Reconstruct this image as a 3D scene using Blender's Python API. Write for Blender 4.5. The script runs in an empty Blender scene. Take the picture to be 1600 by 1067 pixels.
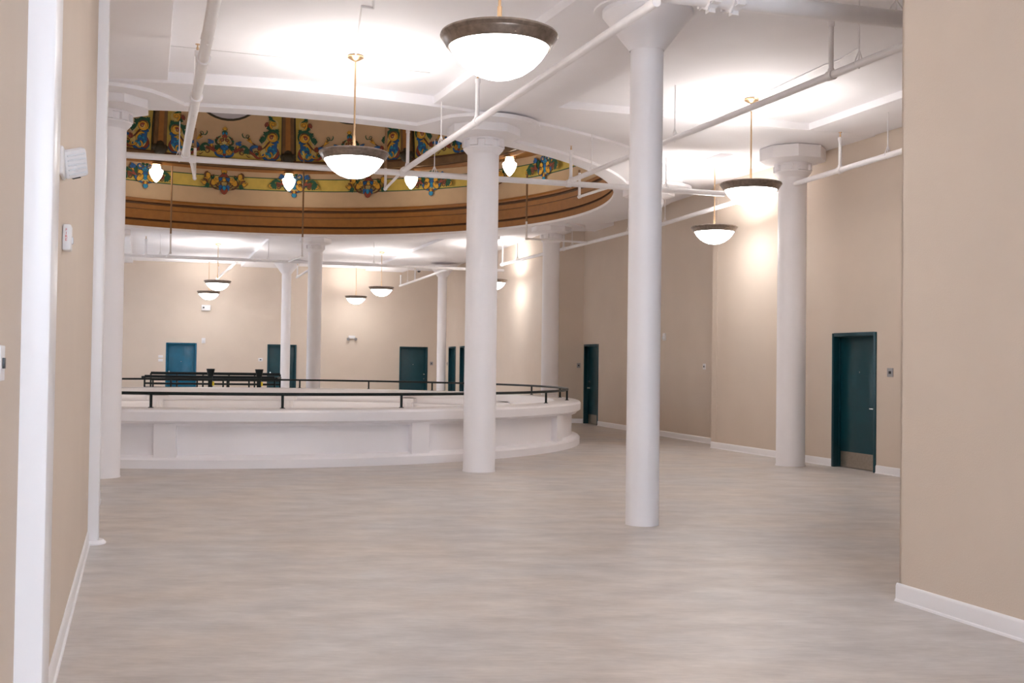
import bpy, bmesh, math, random
from math import sin, cos, pi, radians, sqrt, atan2
from mathutils import Vector, Matrix
random.seed(7)
S = bpy.context.scene
COL = S.collection

# ------------------------------------------------------------------ camera
FPX, PITCH, ROLL, EYE = 1706.0, 0.0211, 0.0132, 1.6
cam = bpy.data.cameras.new('camera'); cam.sensor_width = 36.0
cam.lens = FPX / 1600 * 36.0; cam.clip_start = 0.05; cam.clip_end = 200
co = bpy.data.objects.new('camera', cam); COL.objects.link(co)
F = Vector((0, cos(PITCH), sin(PITCH))); U = Vector((0, -sin(PITCH), cos(PITCH))); R = Vector((1, 0, 0))
# image right leans down by ROLL
X = R * cos(ROLL) + U * sin(ROLL); Yv = -R * sin(ROLL) + U * cos(ROLL)
M = Matrix((X, Yv, -F)).transposed().to_4x4(); M.translation = Vector((0, 0, EYE))
co.matrix_world = M
S.camera = co

# ------------------------------------------------------------------ world, exposure, daylight
W = bpy.data.worlds.new('world'); S.world = W; W.use_nodes = True
bg = W.node_tree.nodes['Background']; bg.inputs[0].default_value = (0.74, 0.85, 1.0, 1); bg.inputs[1].default_value = 4.4
S.view_settings.view_transform = 'Standard'; S.view_settings.look = 'None'
S.view_settings.gamma = 1.0; S.view_settings.use_curve_mapping = False
S.view_settings.exposure = 1.43
try:
    S.cycles.use_denoising = True
    S.cycles.max_bounces = 14; S.cycles.diffuse_bounces = 9; S.cycles.glossy_bounces = 4
    S.cycles.sample_clamp_indirect = 6
except Exception: pass
LAMP_W = 11.5       # each pendant's bulb
BOWL_E = 8.6        # pendant glass
GLOBE_W = 14.0

# ------------------------------------------------------------------ materials
MATS = {}
def mat(name, col, rough=0.6, metal=0.0, emis=0.0, emcol=None, noise=0.0, nscale=4.0, bump=0.0, bscale=60.0, spec=0.5):
    if name in MATS: return MATS[name]
    m = bpy.data.materials.new(name); m.use_nodes = True
    nt = m.node_tree; b = nt.nodes['Principled BSDF']
    b.inputs['Roughness'].default_value = rough; b.inputs['Metallic'].default_value = metal
    b.inputs['Specular IOR Level'].default_value = spec
    c4 = (*col, 1)
    b.inputs['Base Color'].default_value = c4
    if noise > 0 or bump > 0:
        tc = nt.nodes.new('ShaderNodeTexCoord')
    if noise > 0:
        n = nt.nodes.new('ShaderNodeTexNoise'); n.inputs['Scale'].default_value = nscale; n.inputs['Detail'].default_value = 5
        nt.links.new(tc.outputs['Object'], n.inputs['Vector'])
        r = nt.nodes.new('ShaderNodeValToRGB')
        r.color_ramp.elements[0].position = 0.3; r.color_ramp.elements[1].position = 0.7
        r.color_ramp.elements[0].color = (*[max(0, x * (1 - noise)) for x in col], 1)
        r.color_ramp.elements[1].color = (*[min(1, x * (1 + noise)) for x in col], 1)
        nt.links.new(n.outputs['Fac'], r.inputs['Fac']); nt.links.new(r.outputs['Color'], b.inputs['Base Color'])
    if bump > 0:
        n2 = nt.nodes.new('ShaderNodeTexNoise'); n2.inputs['Scale'].default_value = bscale; n2.inputs['Detail'].default_value = 3
        nt.links.new(tc.outputs['Object'], n2.inputs['Vector'])
        bp = nt.nodes.new('ShaderNodeBump'); bp.inputs['Strength'].default_value = bump; bp.inputs['Distance'].default_value = 0.01
        nt.links.new(n2.outputs['Fac'], bp.inputs['Height']); nt.links.new(bp.outputs['Normal'], b.inputs['Normal'])
    if emis > 0:
        b.inputs['Emission Color'].default_value = (*(emcol or col), 1); b.inputs['Emission Strength'].default_value = emis
    MATS[name] = m
    return m
white = mat('white_paint', (0.84, 0.82, 0.84), 0.45, noise=0.015, nscale=2)
whitec = mat('white_ceiling_paint', (0.86, 0.845, 0.87), 0.7, noise=0.02, nscale=1.2, bump=0.15, bscale=8)
trimw = mat('white_trim_paint', (0.86, 0.85, 0.87), 0.3)
pipew = mat('white_pipe_paint', (0.84, 0.82, 0.83), 0.35, noise=0.02, nscale=9)
beige = mat('beige_wall_paint', (0.66, 0.565, 0.475), 0.75, noise=0.02, nscale=1.5, bump=0.12, bscale=90)
teal = mat('dark_teal_paint', (0.004, 0.050, 0.068), 0.32, noise=0.08, nscale=6)
teal2 = mat('lit_teal_paint', (0.004, 0.11, 0.20), 0.25, noise=0.12, nscale=4)  # door teal made lighter in colour for the door that catches light
steel = mat('brushed_steel', (0.42, 0.37, 0.31), 0.38, metal=0.85, noise=0.08, nscale=30)
chrome = mat('satin_chrome', (0.75, 0.74, 0.72), 0.2, metal=1.0)
black = mat('black_rail_paint', (0.004, 0.010, 0.011), 0.45, spec=0.3)
bronze = mat('bronze_rim', (0.26, 0.21, 0.175), 0.3, metal=0.75, noise=0.25, nscale=20)
brass = mat('aged_brass', (0.62, 0.42, 0.25), 0.3, metal=0.9)
glow = mat('lit_white_glass', (0.95, 0.93, 0.90), 0.3, emis=BOWL_E, emcol=(1.0, 0.975, 0.955))
glowg = mat('lit_globe_glass', (0.95, 0.93, 0.88), 0.3, emis=4.0, emcol=(1.0, 0.90, 0.76))
plastic = mat('white_plastic', (0.78, 0.77, 0.78), 0.35)
greyp = mat('grey_plastic', (0.34, 0.33, 0.34), 0.4)
darkp = mat('black_plastic', (0.012, 0.012, 0.014), 0.35)
redp = mat('red_ink', (0.62, 0.03, 0.03), 0.5)
lens = mat('clear_strobe_lens', (0.75, 0.77, 0.80), 0.1)
brown = mat('brown_cornice_paint', (0.31, 0.125, 0.022), 0.5, noise=0.10, nscale=7, bump=0.1, bscale=25)
brownd = mat('dark_brown_groove_paint', (0.09, 0.036, 0.009), 0.6)
ribm = mat('umber_rib_paint', (0.16, 0.083, 0.028), 0.5, noise=0.2, nscale=5)
ribd = mat('dark_umber_paint', (0.035, 0.026, 0.012), 0.6)
dbeige = mat('buff_plaster', (0.58, 0.42, 0.265), 0.8, noise=0.05, nscale=3)
dyel = mat('painted_ochre_yellow', (0.60, 0.455, 0.10), 0.75, noise=0.08, nscale=6)
yel2 = mat('painted_cream_yellow', (0.66, 0.53, 0.20), 0.75)
gold = mat('painted_gold', (0.66, 0.36, 0.035), 0.7, noise=0.1, nscale=12)
blue = mat('painted_blue', (0.018, 0.12, 0.36), 0.7, noise=0.15, nscale=12)
cyan = mat('painted_light_blue', (0.02, 0.26, 0.50), 0.7)
green = mat('painted_dark_green', (0.012, 0.085, 0.045), 0.7, noise=0.15, nscale=12)
red = mat('painted_dull_red', (0.27, 0.055, 0.030), 0.7, noise=0.15, nscale=12)
umber = mat('painted_umber', (0.12, 0.05, 0.02), 0.7)
port = mat('porthole_glass', (0.55, 0.54, 0.62), 0.25)
dark = mat('dark_void_paint', (0.05, 0.05, 0.05), 0.9)
yellow = mat('yellow_tag', (0.8, 0.65, 0.02), 0.5)
brownpipe = mat('brown_pipe_paint', (0.27, 0.15, 0.07), 0.5)

def floor_material():
    m = bpy.data.materials.new('grey_beige_vinyl'); m.use_nodes = True
    nt = m.node_tree; b = nt.nodes['Principled BSDF']; L = nt.links.new
    tc = nt.nodes.new('ShaderNodeTexCoord')
    def nz(scale, sx, sy, rot=0.28, det=6):
        mp = nt.nodes.new('ShaderNodeMapping'); mp.inputs['Rotation'].default_value = (0, 0, -rot); mp.inputs['Scale'].default_value = (sx, sy, 1)
        L(tc.outputs['Object'], mp.inputs['Vector'])
        n = nt.nodes.new('ShaderNodeTexNoise'); n.inputs['Scale'].default_value = scale; n.inputs['Detail'].default_value = det; n.inputs['Roughness'].default_value = 0.62
        L(mp.outputs['Vector'], n.inputs['Vector']); return n
    a = nz(2.6, 0.7, 1.5, det=8); c = nz(16, 0.4, 2.6); d = nz(0.6, 1, 1)
    r1 = nt.nodes.new('ShaderNodeValToRGB'); e = r1.color_ramp.elements
    e[0].position = 0.34; e[0].color = (0.50, 0.462, 0.442, 1); e[1].position = 0.66; e[1].color = (0.65, 0.61, 0.585, 1)
    L(a.outputs['Fac'], r1.inputs['Fac'])
    r2 = nt.nodes.new('ShaderNodeValToRGB'); e = r2.color_ramp.elements
    e[0].position = 0.32; e[0].color = (0.83, 0.825, 0.82, 1); e[1].position = 0.68; e[1].color = (1.0, 1.0, 1.0, 1)
    L(c.outputs['Fac'], r2.inputs['Fac'])
    mx = nt.nodes.new('ShaderNodeMix'); mx.data_type = 'RGBA'; mx.blend_type = 'MULTIPLY'; mx.inputs[0].default_value = 0.85
    L(r1.outputs['Color'], mx.inputs[6]); L(r2.outputs['Color'], mx.inputs[7])
    r3 = nt.nodes.new('ShaderNodeValToRGB'); e = r3.color_ramp.elements
    e[0].position = 0.38; e[0].color = (0.96, 1.0, 1.03, 1); e[1].position = 0.62; e[1].color = (1.05, 1.0, 0.93, 1)
    L(d.outputs['Fac'], r3.inputs['Fac'])
    mx2 = nt.nodes.new('ShaderNodeMix'); mx2.data_type = 'RGBA'; mx2.blend_type = 'MULTIPLY'; mx2.inputs[0].default_value = 0.7
    L(mx.outputs[2], mx2.inputs[6]); L(r3.outputs['Color'], mx2.inputs[7])
    L(mx2.outputs[2], b.inputs['Base Color']); b.inputs['Roughness'].default_value = 0.42
    b.inputs['Specular IOR Level'].default_value = 0.4
    return m
vinyl = floor_material()

# ------------------------------------------------------------------ mesh builder
class MB:
    def __init__(s): s.v = []; s.f = []; s.m = []; s.ms = []
    def mi(s, m):
        if m not in s.ms: s.ms.append(m)
        return s.ms.index(m)
    def add(s, vs, fs, m):
        o = len(s.v); k = s.mi(m)
        s.v += [tuple(p) for p in vs]
        for f in fs: s.f.append([i + o for i in f]); s.m.append(k)
        return s
    def box(s, c, d, m, rz=0.0):
        hx, hy, hz = d[0] / 2, d[1] / 2, d[2] / 2; cs, sn = cos(rz), sin(rz)
        vs = []
        for dz in (-hz, hz):
            for dx, dy in ((-hx, -hy), (hx, -hy), (hx, hy), (-hx, hy)):
                vs.append((c[0] + dx * cs - dy * sn, c[1] + dx * sn + dy * cs, c[2] + dz))
        return s.add(vs, [(3, 2, 1, 0), (4, 5, 6, 7), (0, 1, 5, 4), (1, 2, 6, 5), (2, 3, 7, 6), (3, 0, 4, 7)], m)
    def prism(s, poly, z0, z1, m):
        n = len(poly)
        a = sum(poly[i][0] * poly[(i + 1) % n][1] - poly[(i + 1) % n][0] * poly[i][1] for i in range(n))
        if a < 0: poly = poly[::-1]
        vs = [(x, y, z0) for x, y in poly] + [(x, y, z1) for x, y in poly]
        fs = [tuple(range(n))[::-1], tuple(range(n, 2 * n))] + [(i, (i + 1) % n, n + (i + 1) % n, n + i) for i in range(n)]
        return s.add(vs, fs, m)
    def lathe(s, prof, m, n=32, c=(0, 0, 0), a0=0.0, a1=None, rot=0.0, closed=False):
        """prof: [(r, z)] or [(r, z, mat)]; swept about z"""
        full = a1 is None
        if full: a1 = 2 * pi
        cols = n if full else n + 1
        o = len(s.v)
        for j in range(cols):
            t = a0 + (a1 - a0) * j / n + rot
            for p in prof: s.v.append((c[0] + p[0] * cos(t), c[1] + p[0] * sin(t), c[2] + p[1]))
        k = len(prof)
        for j in range(n):
            j2 = (j + 1) % cols
            for i in range(k - 1 + (1 if closed else 0)):
                i2 = (i + 1) % k
                if prof[i][0] == 0 and prof[i2][0] == 0: continue
                q = prof[i][2] if len(prof[i]) > 2 else m
                f = [o + j * k + i, o + j2 * k + i, o + j2 * k + i2, o + j * k + i2]
                s.f.append(f); s.m.append(s.mi(q))
        if not full:
            s.f.append([o + i for i in range(k)]); s.m.append(s.mi(m))
            s.f.append([o + (cols - 1) * k + i for i in range(k)][::-1]); s.m.append(s.mi(m))
        return s
    def tube(s, pts, r, m, n=14, caps=True):
        pts = [Vector(p) for p in pts]; rs = r if isinstance(r, (list, tuple)) else [r] * len(pts)
        o = len(s.v); up = Vector((0, 0, 1)); prev = None
        for i, p in enumerate(pts):
            if i == 0: t = pts[1] - pts[0]
            elif i == len(pts) - 1: t = pts[-1] - pts[-2]
            else: t = (pts[i + 1] - p).normalized() + (p - pts[i - 1]).normalized()
            t.normalize()
            if prev is None:
                a = up if abs(t.z) < 0.9 else Vector((1, 0, 0))
                e1 = a.cross(t).normalized()
            else:
                e1 = (prev - t * prev.dot(t)).normalized()
            prev = e1; e2 = t.cross(e1)
            for j in range(n):
                an = 2 * pi * j / n; s.v.append(tuple(p + (e1 * cos(an) + e2 * sin(an)) * rs[i]))
        k = s.mi(m)
        for i in range(len(pts) - 1):
            for j in range(n):
                s.f.append([o + i * n + j, o + i * n + (j + 1) % n, o + (i + 1) * n + (j + 1) % n, o + (i + 1) * n + j]); s.m.append(k)
        if caps:
            s.f.append([o + j for j in range(n)][::-1]); s.m.append(k)
            s.f.append([o + (len(pts) - 1) * n + j for j in range(n)]); s.m.append(k)
        return s
    def build(s, name, parent=None, smooth=35, bevel=0.0, loc=None, rz=0.0, fix=True):
        me = bpy.data.meshes.new(name); me.from_pydata(s.v, [], s.f)
        for m in s.ms: me.materials.append(m)
        for p, k in zip(me.polygons, s.m): p.material_index = k
        bm = bmesh.new(); bm.from_mesh(me)
        bmesh.ops.remove_doubles(bm, verts=bm.verts, dist=1e-5)
        if fix: bmesh.ops.recalc_face_normals(bm, faces=bm.faces)
        if bevel > 0:
            es = [e for e in bm.edges if len(e.link_faces) == 2 and e.calc_face_angle(0) > radians(40)]
            bmesh.ops.bevel(bm, geom=es, offset=bevel, segments=2, affect='EDGES', profile=0.5, clamp_overlap=True)
        if smooth:
            for f in bm.faces: f.smooth = True
            for e in bm.edges:
                if len(e.link_faces) == 2 and e.calc_face_angle(0) > radians(smooth): e.smooth = False
        bm.to_mesh(me); bm.free()
        o = bpy.data.objects.new(name, me); COL.objects.link(o)
        if parent: o.parent = parent
        if loc: o.location = loc
        o.rotation_euler.z = rz
        return o
def tag(o, label=None, cat=None, group=None, kind=None):
    if label: o['label'] = label
    if cat: o['category'] = cat
    if group: o['group'] = group
    if kind: o['kind'] = kind
    return o
def thing(name, loc=(0, 0, 0), rz=0.0, label=None, cat=None, group=None, kind=None):
    o = bpy.data.objects.new(name, None); COL.objects.link(o); o.empty_display_size = 0.2
    o.location = loc; o.rotation_euler.z = rz
    return tag(o, label, cat, group, kind)
def dup(o, loc=None, rz=None, parent=None):
    c = o.copy(); COL.objects.link(c)
    if parent: c.parent = parent
    if loc is not None: c.location = loc
    if rz is not None: c.rotation_euler.z = rz
    for ch in list(o.children): dup(ch, parent=c)
    return c
def struct(o): o['kind'] = 'structure'; return o

# ------------------------------------------------------------------ key dimensions (metres, camera above the origin)
CX, CY = -5.58, 23.08            # centre of the round opening
ZC, ZB, ZL = 5.335, 5.19, 5.14   # ceiling, beam soffit, lip
RH = 7.66
GA = radians(17.8)               # the building's grid
gx = Vector((cos(GA), sin(GA), 0)); gy = Vector((-sin(GA), cos(GA), 0))
def on(ang, r, z=0): return (CX + r * cos(radians(ang)), CY + r * sin(radians(ang)), z)

# ------------------------------------------------------------------ floor and ceiling slabs with the round opening
def holed_slab(name, R0, z0, z1, rect, m, n=128):
    x0, x1, y0, y1 = rect
    angs = [2 * pi * i / n for i in range(n)]
    angs += [atan2(y - CY, x - CX) % (2 * pi) for x in (x0, x1) for y in (y0, y1)]
    angs = sorted(set(round(a, 6) for a in angs)); k = len(angs)
    inn, out = [], []
    for a in angs:
        c, s_ = cos(a), sin(a); t = 1e9
        if c > 1e-9: t = min(t, (x1 - CX) / c)
        if c < -1e-9: t = min(t, (x0 - CX) / c)
        if s_ > 1e-9: t = min(t, (y1 - CY) / s_)
        if s_ < -1e-9: t = min(t, (y0 - CY) / s_)
        inn.append((CX + R0 * c, CY + R0 * s_)); out.append((CX + t * c, CY + t * s_))
    mb = MB()
    vs = [(*p, z) for z in (z0, z1) for ring in (inn, out) for p in ring]
    fs = []
    for i in range(k):
        j = (i + 1) % k
        fs += [(i, j, k + j, k + i), (2 * k + i, 3 * k + i, 3 * k + j, 2 * k + j), (i, 2 * k + i, 2 * k + j, j), (k + i, k + j, 3 * k + j, 3 * k + i)]
    mb.add(vs, fs, m)
    return struct(mb.build(name, smooth=35))
RECT = (-20.0, 9.0, -5.2, 48.0)
holed_slab('floor', 6.52, -0.30, 0.0, RECT, vinyl)
holed_slab('ceiling', 8.3, ZC, ZC + 0.25, RECT, whitec)

# the well below the opening
wl = MB(); wl.lathe([(6.52, -4.0), (6.52, -0.30), (6.8, -0.30), (6.8, -4.0)], white, 96, (CX, CY, 0), closed=True)
struct(wl.build('wall_well'))
fl2 = MB(); fl2.lathe([(0, -4.0), (6.8, -4.0), (6.8, -4.2), (0, -4.2)], vinyl, 64, (CX, CY, 0)); struct(fl2.build('floor_below'))

# ------------------------------------------------------------------ walls
def wall(name, A, B, side, openings=(), z0=0.0, z1=ZC, t=0.25, m=None, extra=(0, 0)):
    """A->B in plan; side=+1: the room lies to the left of A->B; openings (s0, s1, top, bottom)"""
    m = m or beige
    A = Vector((*A, 0)); B = Vector((*B, 0)); d = (B - A); Ln = d.length; d.normalize()
    nrm = Vector((-d.y, d.x, 0)) * side          # into the room
    mb = MB()
    def piece(s0, s1, za, zb):
        if s1 - s0 < 1e-4 or zb - za < 1e-4: return
        c = A + d * ((s0 + s1) / 2) - nrm * (t / 2)
        mb.box((c.x, c.y, (za + zb) / 2), (s1 - s0, t, zb - za), m, atan2(d.y, d.x))
    s = -extra[0]
    for op in sorted(openings):
        s0, s1, zt = op[:3]; zb = op[3] if len(op) > 3 else z0
        piece(s, s0, z0, z1); piece(s0, s1, zt, z1); piece(s0, s1, z0, zb); s = s1
    piece(s, Ln + extra[1], z0, z1)
    o = struct(mb.build(name, smooth=0, fix=True))
    return dict(A=A, B=B, d=d, n=nrm, L=Ln, rz=atan2(d.y, d.x), ops=openings)
def baseboard(name, w, runs, h=0.125):
    mb = MB()
    prof = [(0.0, 0.0), (0.024, 0.0), (0.021, 0.012), (0.013, 0.018), (0.013, h - 0.022), (0.009, h - 0.008), (0.003, h), (0.0, h)]
    for s0, s1 in runs:
        k = len(prof); vs = []
        for s_ in (s0, s1):
            for a, z in prof:
                p = w['A'] + w['d'] * s_ + w['n'] * a; vs.append((p.x, p.y, z))
        fs = [(i, (i + 1) % k, k + (i + 1) % k, k + i) for i in range(k)] + [tuple(range(k)), tuple(range(k, 2 * k))[::-1]]
        mb.add(vs, fs, trimw)
    return struct(mb.build(name, smooth=30))

dn = [0]
def door(w, s0, s1, H=2.18, leaf_mat=None, hinge=-1, recess=0.13, kick=True, lever='lever', label=None):
    """a painted steel door set in the wall opening s0..s1; hinge -1: handle at the s1 end"""
    dn[0] += 1
    lm = leaf_mat or teal
    rz = w['rz']; flip = (Vector((-w['d'].y, w['d'].x, 0)).dot(w['n']) > 0)
    # local frame: x along wall, +y into the room when flip
    sg = 1 if flip else -1
    c = w['A'] + w['d'] * s0
    T = struct(thing('door_%d' % dn[0], (c.x, c.y, 0), rz)); 
    if label: T['label'] = label
    Wd = s1 - s0; fw = 0.055
    fr = MB()
    ya, yb = -recess - 0.06, 0.018
    yc, yd = sorted((sg * ya, sg * yb)); ym, yl = (yc + yd) / 2, yd - yc
    fr.box((fw / 2, ym, H / 2), (fw, yl, H), lm); fr.box((Wd - fw / 2, ym, H / 2), (fw, yl, H), lm)
    fr.box((Wd / 2, ym, H - fw / 2), (Wd - 2 * fw, yl, fw), lm)
    # stop
    st = sg * (-recess + 0.035)
    fr.box((fw + 0.008, st, H / 2), (0.016, 0.03, H - fw), lm); fr.box((Wd - fw - 0.008, st, H / 2), (0.016, 0.03, H - fw), lm)
    fr.box((Wd / 2, st, H - fw - 0.008), (Wd - 2 * fw, 0.03, 0.016), lm)
    fr.build('door_frame', T, smooth=30, bevel=0.004)
    lf = MB(); lf.box((Wd / 2, sg * (-recess - 0.005), (H - fw) / 2 + 0.004), (Wd - 2 * fw - 0.006, 0.045, H - fw - 0.012), lm)
    leaf = lf.build('door_leaf', T, smooth=30, bevel=0.002)
    yf = sg * (-recess + 0.018)
    xh = Wd - fw - 0.07 if hinge < 0 else fw + 0.07
    dirn = -1 if hinge < 0 else 1
    hb = MB()
    hb.tube([(xh, yf, 0.98), (xh, yf + sg * 0.012, 0.98)], 0.028, chrome, 16)
    if lever == 'lever':
        hb.tube([(xh, yf, 0.98), (xh, yf + sg * 0.055, 0.98)], 0.010, chrome, 10)
        hb.tube([(xh, yf + sg * 0.05, 0.98), (xh + dirn * 0.12, yf + sg * 0.052, 0.98)], 0.010, chrome, 10)
    else:
        hb.tube([(xh, yf, 0.98), (xh, yf + sg * 0.03, 0.98), (xh, yf + sg * 0.045, 0.98), (xh, yf + sg * 0.062, 0.98)], [0.012, 0.014, 0.030, 0.018], chrome, 14)
    hb.build('door_handle', leaf, smooth=40)
    if lever != 'lever':
        dbm = MB(); dbm.tube([(xh, yf, 1.16), (xh, yf + sg * 0.022, 1.16)], [0.03, 0.026], chrome, 16); dbm.build('deadbolt', leaf, smooth=40)
    pk = MB(); pk.tube([(Wd / 2, yf, 1.55), (Wd / 2, yf + sg * 0.008, 1.55)], 0.012, chrome, 12); pk.build('peephole', leaf, smooth=40)
    if kick:
        kp = MB(); kp.box((Wd / 2, yf + sg * 0.001, 0.135), (Wd - 2 * fw - 0.05, 0.004, 0.25), steel)
        kp.build('kick_plate', leaf, smooth=30)
    # back of the opening
    bk = MB(); bk.box((Wd / 2, sg * (-0.245), H / 2), (Wd, 0.01, H), dark); bk.build('backing', T, smooth=0)
    return T

# right-hand wall (lit), with its door
A0, A1 = Vector((3.985, 21.75)), Vector((5.86, 16.22))
dA = (A1 - A0).normalized(); LA = (A1 - A0).length
def sA(x, y): return (Vector((x, y)) - A0).dot(dA)
s0, s1 = sA(5.363, 17.978), sA(5.721, 16.90)
Aend = A0 + dA * 14.0
wA = wall('wall_right', A0, Aend, -1, [(s0, s1, 2.18)])
door(wA, s0, s1, hinge=-1, label='dark teal steel door with lever handle and steel kick plate in the right wall')
baseboard('baseboard_right', wA, [(0.0, s0), (s1, 14.0)])
# recessed darker wall beyond
B0, B1 = Vector((4.14, 22.9)), Vector((1.98, 30.35))
dB = (B1 - B0).normalized(); LB = (B1 - B0).length
def sB(x, y): return (Vector((x, y)) - B0).dot(dB)
b1 = LB - 0.10; b0 = b1 - 1.12
wB = wall('wall_right_far', B0 - dB * 1.6, B1, 1, [(b0 + 1.6, b1 + 1.6, 2.18)], extra=(0, 0.25))
door(wB, b0 + 1.6, b1 + 1.6, hinge=-1, lever='knob', label='dark teal door at the narrow corner beside the round parapet')
baseboard('baseboard_right_far', wB, [(0.0, b0 + 1.6), (b1 + 1.6, LB + 1.6)])
# end return of the lit wall
nA = Vector((dA.y, -dA.x))       # towards the room is -? returned below
ret = A0 + Vector((0.9, 0.28))
wR = wall('wall_right_return', A0 + Vector((0.0, 0.0)), ret, 1, t=0.2)
# alcove wall facing the camera
C1p = Vector((1.03, 30.35))
wC = wall('wall_alcove', B1, C1p, 1, extra=(0, 0.2))
baseboard('baseboard_alcove', wC, [(0, (B1 - C1p).length)])
# oblique far right wall with two doors
D1 = Vector((-2.85, 44.2)); wDd = (D1 - C1p).normalized()
def sD(y): return (y - C1p.y) / wDd.y
wD = wall('wall_far_right', C1p, D1, 1, [(sD(39.75), sD(40.95), 2.26), (sD(41.65), sD(42.85), 2.26)], extra=(0, 0.2))
door(wD, sD(39.75), sD(40.95), H=2.26, hinge=1, lever='knob', kick=False, label='dark teal door in the oblique far wall, partly behind the middle column')
door(wD, sD(41.65), sD(42.85), H=2.26, hinge=1, lever='knob', kick=False, label='narrow-looking dark teal door in the oblique far wall beside the thin far column')
baseboard('baseboard_far_right', wD, [(0, sD(39.75)), (sD(40.95), sD(41.65)), (sD(42.85), (D1 - C1p).length)])
# far wall with three doors
E1 = Vector((-18.2, 40.1)); eL = (E1 - D1).length; dE = (E1 - D1).normalized()
def sE(px):   # along the far wall, from an image column
    k = (px - 800) / FPX
    return (D1.y * k - D1.x) / (dE.x - dE.y * k)
dr = [(sE(668.5), sE(624.5)), (sE(463.5), sE(418)), (sE(307.5), sE(259.5))]
wE = wall('wall_far', D1, E1, 1, [(a, b, 2.26) for a, b in dr])
door(wE, *dr[0], H=2.26, hinge=1, lever='knob', kick=False, label='dark teal door in the far wall nearest its right corner')
door(wE, *dr[1], H=2.26, hinge=-1, lever='knob', kick=False, label='dark teal door in the far wall partly hidden by a thin column')
door(wE, *dr[2], H=2.26, hinge=-1, lever='knob', kick=False, leaf_mat=teal2, label='brightly lit teal-blue door in the far wall, leftmost of the three')
baseboard('baseboard_far', wE, [(0, dr[0][0]), (dr[0][1], dr[1][0]), (dr[1][1], dr[2][0]), (dr[2][1], eL)])
# left side of the hall
Lend = Vector((-.387 - .344 * 12.45, 12.45))
FILL_WINDOWS = [(4.0 + 5.2 * i, 5.8 + 5.2 * i, 4.3, 0.9) for i in range(2)]  # unseen left windows, added to give the hall soft fill light
wF = wall('wall_far_left', E1, (-18.2, 12.6), 1, FILL_WINDOWS)
wG = wall('wall_left_return', (-18.2, 12.45), Lend, 1, t=0.2)
Lst = Vector((-.387 + .344 * 4.6, -4.6))
wL = wall('wall_left', Lend, Lst, 1, [], extra=(0, 0))
LL = wL['L']
def sL(y): return (Lend.y - y) / ((Lend - Lst).normalized().y)
# near right wall end
P0 = Vector((2.70, 7.58)); dP = Vector((0.3148, -0.9492)); P1 = P0 + dP * 13.0
wN = wall('wall_near_right', P0, P1, -1, t=0.3)
baseboard('baseboard_near_right', wN, [(-0.024, 13.0)])
nP = Vector((-wN['n'].x, -wN['n'].y))
wN2 = wall('wall_near_right_end', P0, P0 + nP * 0.3, 1, t=0.02)
baseboard('baseboard_near_right_end', wN2, [(-0.012, 0.3)])
# back wall with tall windows (unseen behind the camera, added for cool daylight)
bk0, bk1 = Vector((-18.2, -4.8)), Vector((8.7, -4.8))
ops = [(18.2 + 1.4, 18.2 + 3.6, 4.7, 0.6), (18.2 + 4.0, 18.2 + 6.2, 4.7, 0.6)]
wK = wall('wall_back', bk0, bk1, 1, ops)
for i, (a, b, zt, zb) in enumerate(ops):
    T = struct(thing('unseen_window_%d' % (i + 1), (bk0.x + (a + b) / 2, -4.88, 0)))
    fm = MB(); w_ = b - a; hh = zt - zb
    for x in (-w_ / 2 + .03, 0, w_ / 2 - .03): fm.box((x, 0, (zt + zb) / 2), (0.06, 0.08, hh), trimw)
    for z in (zb + .03, (zt + zb) / 2, zt - .03): fm.box((0, 0, z), (w_, 0.08, 0.06), trimw)
    fm.build('unseen_window_frame', T, smooth=30)
for i, (a, b, zt, zb) in enumerate(FILL_WINDOWS):
    yy = E1.y - (a + b) / 2; T = struct(thing('unseen_window_%d' % (i + 3), (-18.3, yy, 0), pi / 2))
    fm = MB(); w_ = b - a; hh = zt - zb
    for x in (-w_ / 2 + .03, 0, w_ / 2 - .03): fm.box((x, 0, (zt + zb) / 2), (0.06, 0.08, hh), trimw)
    for z in (zb + .03, (zt + zb) / 2, zt - .03): fm.box((0, 0, z), (w_, 0.08, 0.06), trimw)
    fm.build('unseen_window_frame', T, smooth=30)
wQ = wall('wall_right_near', (8.7, -4.8), (8.7, 10.0), 1)

# left wall pilasters
baseboard('baseboard_left', wL, [(-0.0, sL(9.62)), (sL(9.40), sL(3.95)), (sL(3.60), LL - 0.05)])
dl = wL['d']; nl = wL['n']
def wl_pt(y, out=0.0, z=0.0):
    p = wL['A'] + dl * sL(y) + nl * out; return Vector((p.x, p.y, z))
p_ = wl_pt(3.80, 0.025)
t1 = MB(); t1.box((p_.x, p_.y, ZB / 2), (0.30, 0.13, ZB), trimw, wL['rz']); struct(t1.build('trim_1', smooth=30, bevel=0.012))
p_ = wl_pt(9.50, 0.025)
t2 = MB(); t2.box((p_.x, p_.y, ZB / 2), (0.17, 0.13, ZB), trimw, wL['rz']); T2 = struct(t2.build('trim_2', smooth=30, bevel=0.02))
sh = MB(); sh.lathe([(0.0, 0.0), (0.125, 0.0), (0.125, 0.012), (0.10, 0.035), (0.0, 0.035)], trimw, 24, (p_.x, p_.y, 0)); sh.build('base_shoe', T2, smooth=40)

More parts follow.
